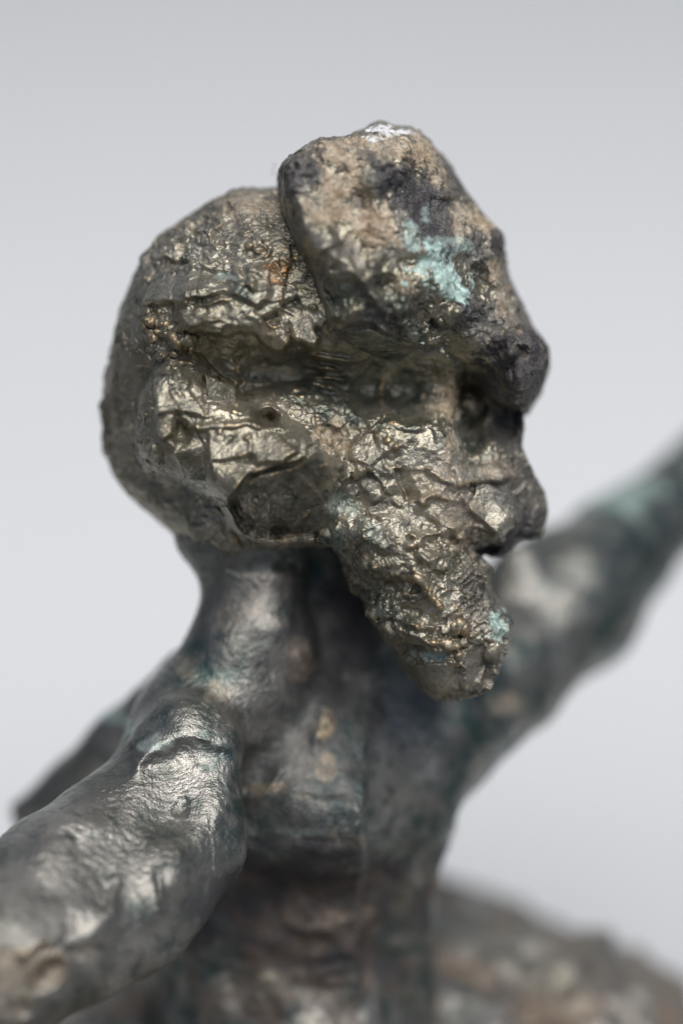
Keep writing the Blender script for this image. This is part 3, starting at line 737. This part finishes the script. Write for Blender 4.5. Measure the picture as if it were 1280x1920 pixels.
tealm = blob_mask((u, v, n40), [(700, 740, 150, 60, .55), (880, 820, 36, 60, .8), (560, 930, 90, 60, .3)])
tealm = np.maximum(tealm, np.clip(n90 * 1.6 - .1, 0, .5))
soot_shade = np.clip(blob_mask((u, v, n40), [(980, 900, 70, 60, .55), (1000, 980, 50, 40, .8), (960, 800, 50, 60, .8), (900, 1100, 40, 90, .4), (900, 1250, 40, 50, .5), (960, 1030, 60, 30, .9)]) + smooth(.2, .4, n42) * .25, 0, 1)
dustm = np.clip(.2 + .8 * n40 + .5 * smooth(480, 360, v) + .45 * blob_mask((u, v, n40), [(800, 930, 200, 90, 1), (440, 450, 160, 60, 1), (900, 1120, 80, 120, .6)]), 0, .85)
masks = {"stain_a": np.stack([tanm, turqm, z, goldm], 1), "stain_shade": np.stack([tealm, soot_shade, rustm, dustm], 1)}
fu, fv = u[Q].mean(1), v[Q].mean(1)
is_beard = (fv > 985 + (900 - fu) * .12) & (fu > 628)
is_hair = ~is_beard & (fu < 600 + 40 * np.sin(fv / 40.0))
for nm, fm in (("head", ~is_beard & ~is_hair), ("hair", is_hair), ("beard", is_beard)):
    v_, q_, m_ = subset(V, Q, fm, masks)
    beard = link_mesh(nm, v_, q_, BRONZE, root, m_, ROOT_LOC)      # the beard comes last
# a cut casting sprue left standing on the beard
def tube(pts, rad, seg=10):
    pts = np.asarray(pts, np.float64); n = len(pts); V_ = []; Q_ = []
    for i, p in enumerate(pts):
        t = pts[min(i + 1, n - 1)] - pts[max(i - 1, 0)]; t /= np.linalg.norm(t)
        a = np.cross(t, [0.3, 0.2, 1.0]); a /= np.linalg.norm(a); b = np.cross(t, a)
        for k in range(seg):
            w = 2 * math.pi * k / seg; V_.append(p + rad[i] * (a * math.cos(w) + b * math.sin(w)))
    for i in range(n - 1):
        for k in range(seg): Q_.append([i * seg + k, i * seg + (k + 1) % seg, (i + 1) * seg + (k + 1) % seg, (i + 1) * seg + k])
    return np.array(V_), np.array(Q_)
def surf(x, y):
    d2 = (u - x) ** 2 + (v - y) ** 2 + 1e6 * (N[:, 2] < 0)
    i = np.argsort(d2)[:12]; k = (D - 200) / D
    return np.array([(x - 640) * k, (960 - y) * k, np.percentile(V[i, 2], 80) + 7])
path = [(771, 1076), (774, 1078), (784, 1085), (791, 1089), (796, 1098), (801, 1109), (808, 1119), (814, 1126), (820, 1134), (824, 1139), (826, 1142)]
raw = np.array([surf(*p) for p in path]); raw[:, 2] = np.convolve(np.pad(raw[:, 2], 2, mode='edge'), np.ones(5) / 5, 'valid') + 3
rad = [1.5, 7.5, 9, 7, 5.2, 4.8, 5, 6, 8.5, 8, 1.5]
fine = np.linspace(0, len(path) - 1, 60)
raw = np.stack([np.interp(fine, range(len(path)), raw[:, i]) for i in range(3)], 1); rad = np.interp(fine, range(len(path)), rad)
raw = np.stack([np.convolve(np.pad(raw[:, i], 3, mode='edge'), np.ones(7) / 7, 'valid') for i in range(3)], 1)
tv, tq = tube(raw, rad, 16)
tn = (tv - np.repeat(raw, 16, 0)); tn /= np.linalg.norm(tn, axis=1, keepdims=True) + 1e-9
tv = tv + tn * (2.2 * noise(tv.astype(np.float32), 7, 3) + 1.2 * noise(tv.astype(np.float32), (20, 20, 4), 8))[:, None]
o1 = np.ones(len(tv), np.float32); gl = np.clip(.75 + noise(tv.astype(np.float32), 12, 5), .2, 1)
spr = link_mesh("casting_sprue", tv, tq, BRONZE, beard, {"stain_a": np.stack([0 * o1, 0 * o1, 0 * o1, gl], 1), "stain_shade": np.stack([0 * o1] * 4, 1)}, ROOT_LOC)
spr["label"] = "golden cut casting sprue standing on the beard"
print("sculpted", round(time.time() - T0, 1))

K = Field((-170, 130, -330), (440, 800, 380), 4.2)
K.slab(FORE, lambda u, v: 28 - 50 * smooth(700, 1000, u), lambda u, v: 312 - 92 * smooth(630, 1000, u) - 30 * smooth(420, 250, v), lambda u, v: 40 + 22 * smooth(440, 560, v) + 130 * smooth(590, 800, u) - 60 * smooth(860, 980, u) - 60 * smooth(560, 700, v) * smooth(600, 700, u), 20, z_at=60)
V, Q = K.mesh(); V, Q = keep_largest(V, Q); del K
E, _ = edges_of(Q); V = laplace(V, E, 2, .5)
V, Q = subdivide(V, Q); E, _ = edges_of(Q); V = laplace(V, E, 2, .5)
V = sculpt(V, Q, E, FR, 1.15, .6)
N = normals(V, Q); cv = convexity(V, N, E, 1); u, v = uv_of(V, 180)
n40 = fbm(V, 60, 3, 51); n15 = fbm(V, 24, 3, 53); n42 = fbm(V, 40, 3, 61); n70 = fbm(V, 75, 4, 67, .6); z = np.zeros(len(V), np.float32)
n25 = fbm(V, 44, 4, 69, .6)
n12 = fbm(V, 20, 3, 75, .6)
tanm = blob_mask((u, v, n25 * 1.0 + n12 * .8), [(640, 308, 60, 34, 1), (684, 284, 44, 26, 1), (785, 290, 52, 34, 1), (648, 362, 44, 44, 1), (632, 402, 40, 40, .9), (696, 441, 56, 44, 1), (584, 407, 26, 34, .6), (826, 333, 34, 26, .9), (868, 408, 34, 46, .9), (915, 416, 32, 26, 1), (927, 500, 18, 40, .95), (943, 556, 16, 36, .9), (755, 540, 18, 22, .6), (797, 259, 40, 18, .9), (735, 290, 40, 30, .7), (960, 610, 16, 22, .4)])
dark = blob_mask((u, v, n25 * .8 + n12 * .8), [(576, 325, 30, 34, .9), (726, 350, 30, 26, 1), (772, 366, 44, 50, 1), (806, 432, 30, 56, 1), (681, 303, 20, 14, .8), (666, 388, 16, 20, .8), (855, 326, 18, 40, .9), (893, 460, 24, 34, 1), (934, 452, 18, 30, 1), (640, 480, 40, 18, .6), (560, 430, 18, 40, .5)])
tanm *= 1 - .9 * dark
turqm = blob_mask((u, v, n25 * .9 + n15 * .9 + .5 * noise(V, 9, 77)), [(798, 500, 40, 38, .95), (835, 532, 46, 34, 1), (765, 450, 16, 28, .5), (860, 462, 28, 18, .4), (820, 470, 30, 24, .4), (795, 410, 14, 20, .35)])
whitem = blob_mask((u, v, n15 * 1.3), [(715, 242, 22, 16, 1), (755, 243, 24, 9, 1), (698, 268, 16, 8, 1), (735, 255, 12, 10, .6)])
soot_shade = np.clip(.45 * smooth(.05, .2, -n25) + .9 * dark + blob_mask((u, v, n25 * 1.1), [(790, 390, 70, 70, .9), (730, 350, 40, 40, .5), (980, 680, 80, 90, .9), (900, 600, 60, 60, .6), (930, 470, 26, 40, .7), (830, 420, 40, 60, .7), (560, 340, 40, 40, .5), (700, 620, 60, 30, .3)]), 0, 1) * (1 - tanm * .6)
goldm = smooth(.35, 1.1, cv) * smooth(-.2, .3, n42) * smooth(640, 540, u + n40 * 80) * .9
goldm = np.maximum(goldm, smooth(.35, 1.1, cv) * smooth(540, 620, v) * smooth(780, 700, u) * .9)
tealm = np.clip(blob_mask((u, v, n40), [(680, 590, 80, 70, .5), (730, 660, 100, 40, .6)]) + np.clip(n70 - .1, 0, .3), 0, 1)
dustm = np.clip(.1 + 1.0 * n70 + .3 * smooth(560, 420, v) + .3 * smooth(800, 950, u), 0, .85)
masks = {"stain_a": np.stack([tanm, turqm, whitem, goldm], 1), "stain_shade": np.stack([tealm, soot_shade, z, dustm], 1)}
fl = link_mesh("forelock", V, Q, BRONZE, root, masks, ROOT_LOC)
fl["label"] = "tan crusted forelock with a turquoise verdigris patch"
print("done", len(V), round(time.time() - T0, 1))

# ---- a stray fibre caught on the edge of the forelock
m, nt, b = new_mat("pale fibre"); b.inputs["Base Color"].default_value = (.62, .58, .5, 1); b.inputs["Roughness"].default_value = .6
t = np.linspace(0, 1, 40)
fx = 524 - 18 * t + 9 * np.sin(t * 9) * t; fy = 338 - 30 * t + 6 * np.cos(t * 11); fz = 60 + 30 * t
fp = np.array([P(a, b_, c) for a, b_, c in zip(fx, fy, fz)])
fv_, fq_ = tube(fp, np.full(40, .55), 6)
fo = fp[0]; fl_loc = W(fo)
fb = link_mesh("stray_fibre", fv_, fq_, m, None, None, fl_loc); fb.location = fl_loc
fb["label"] = "fine pale curling fibre caught on the left edge of the forelock"; fb["category"] = "fibre"
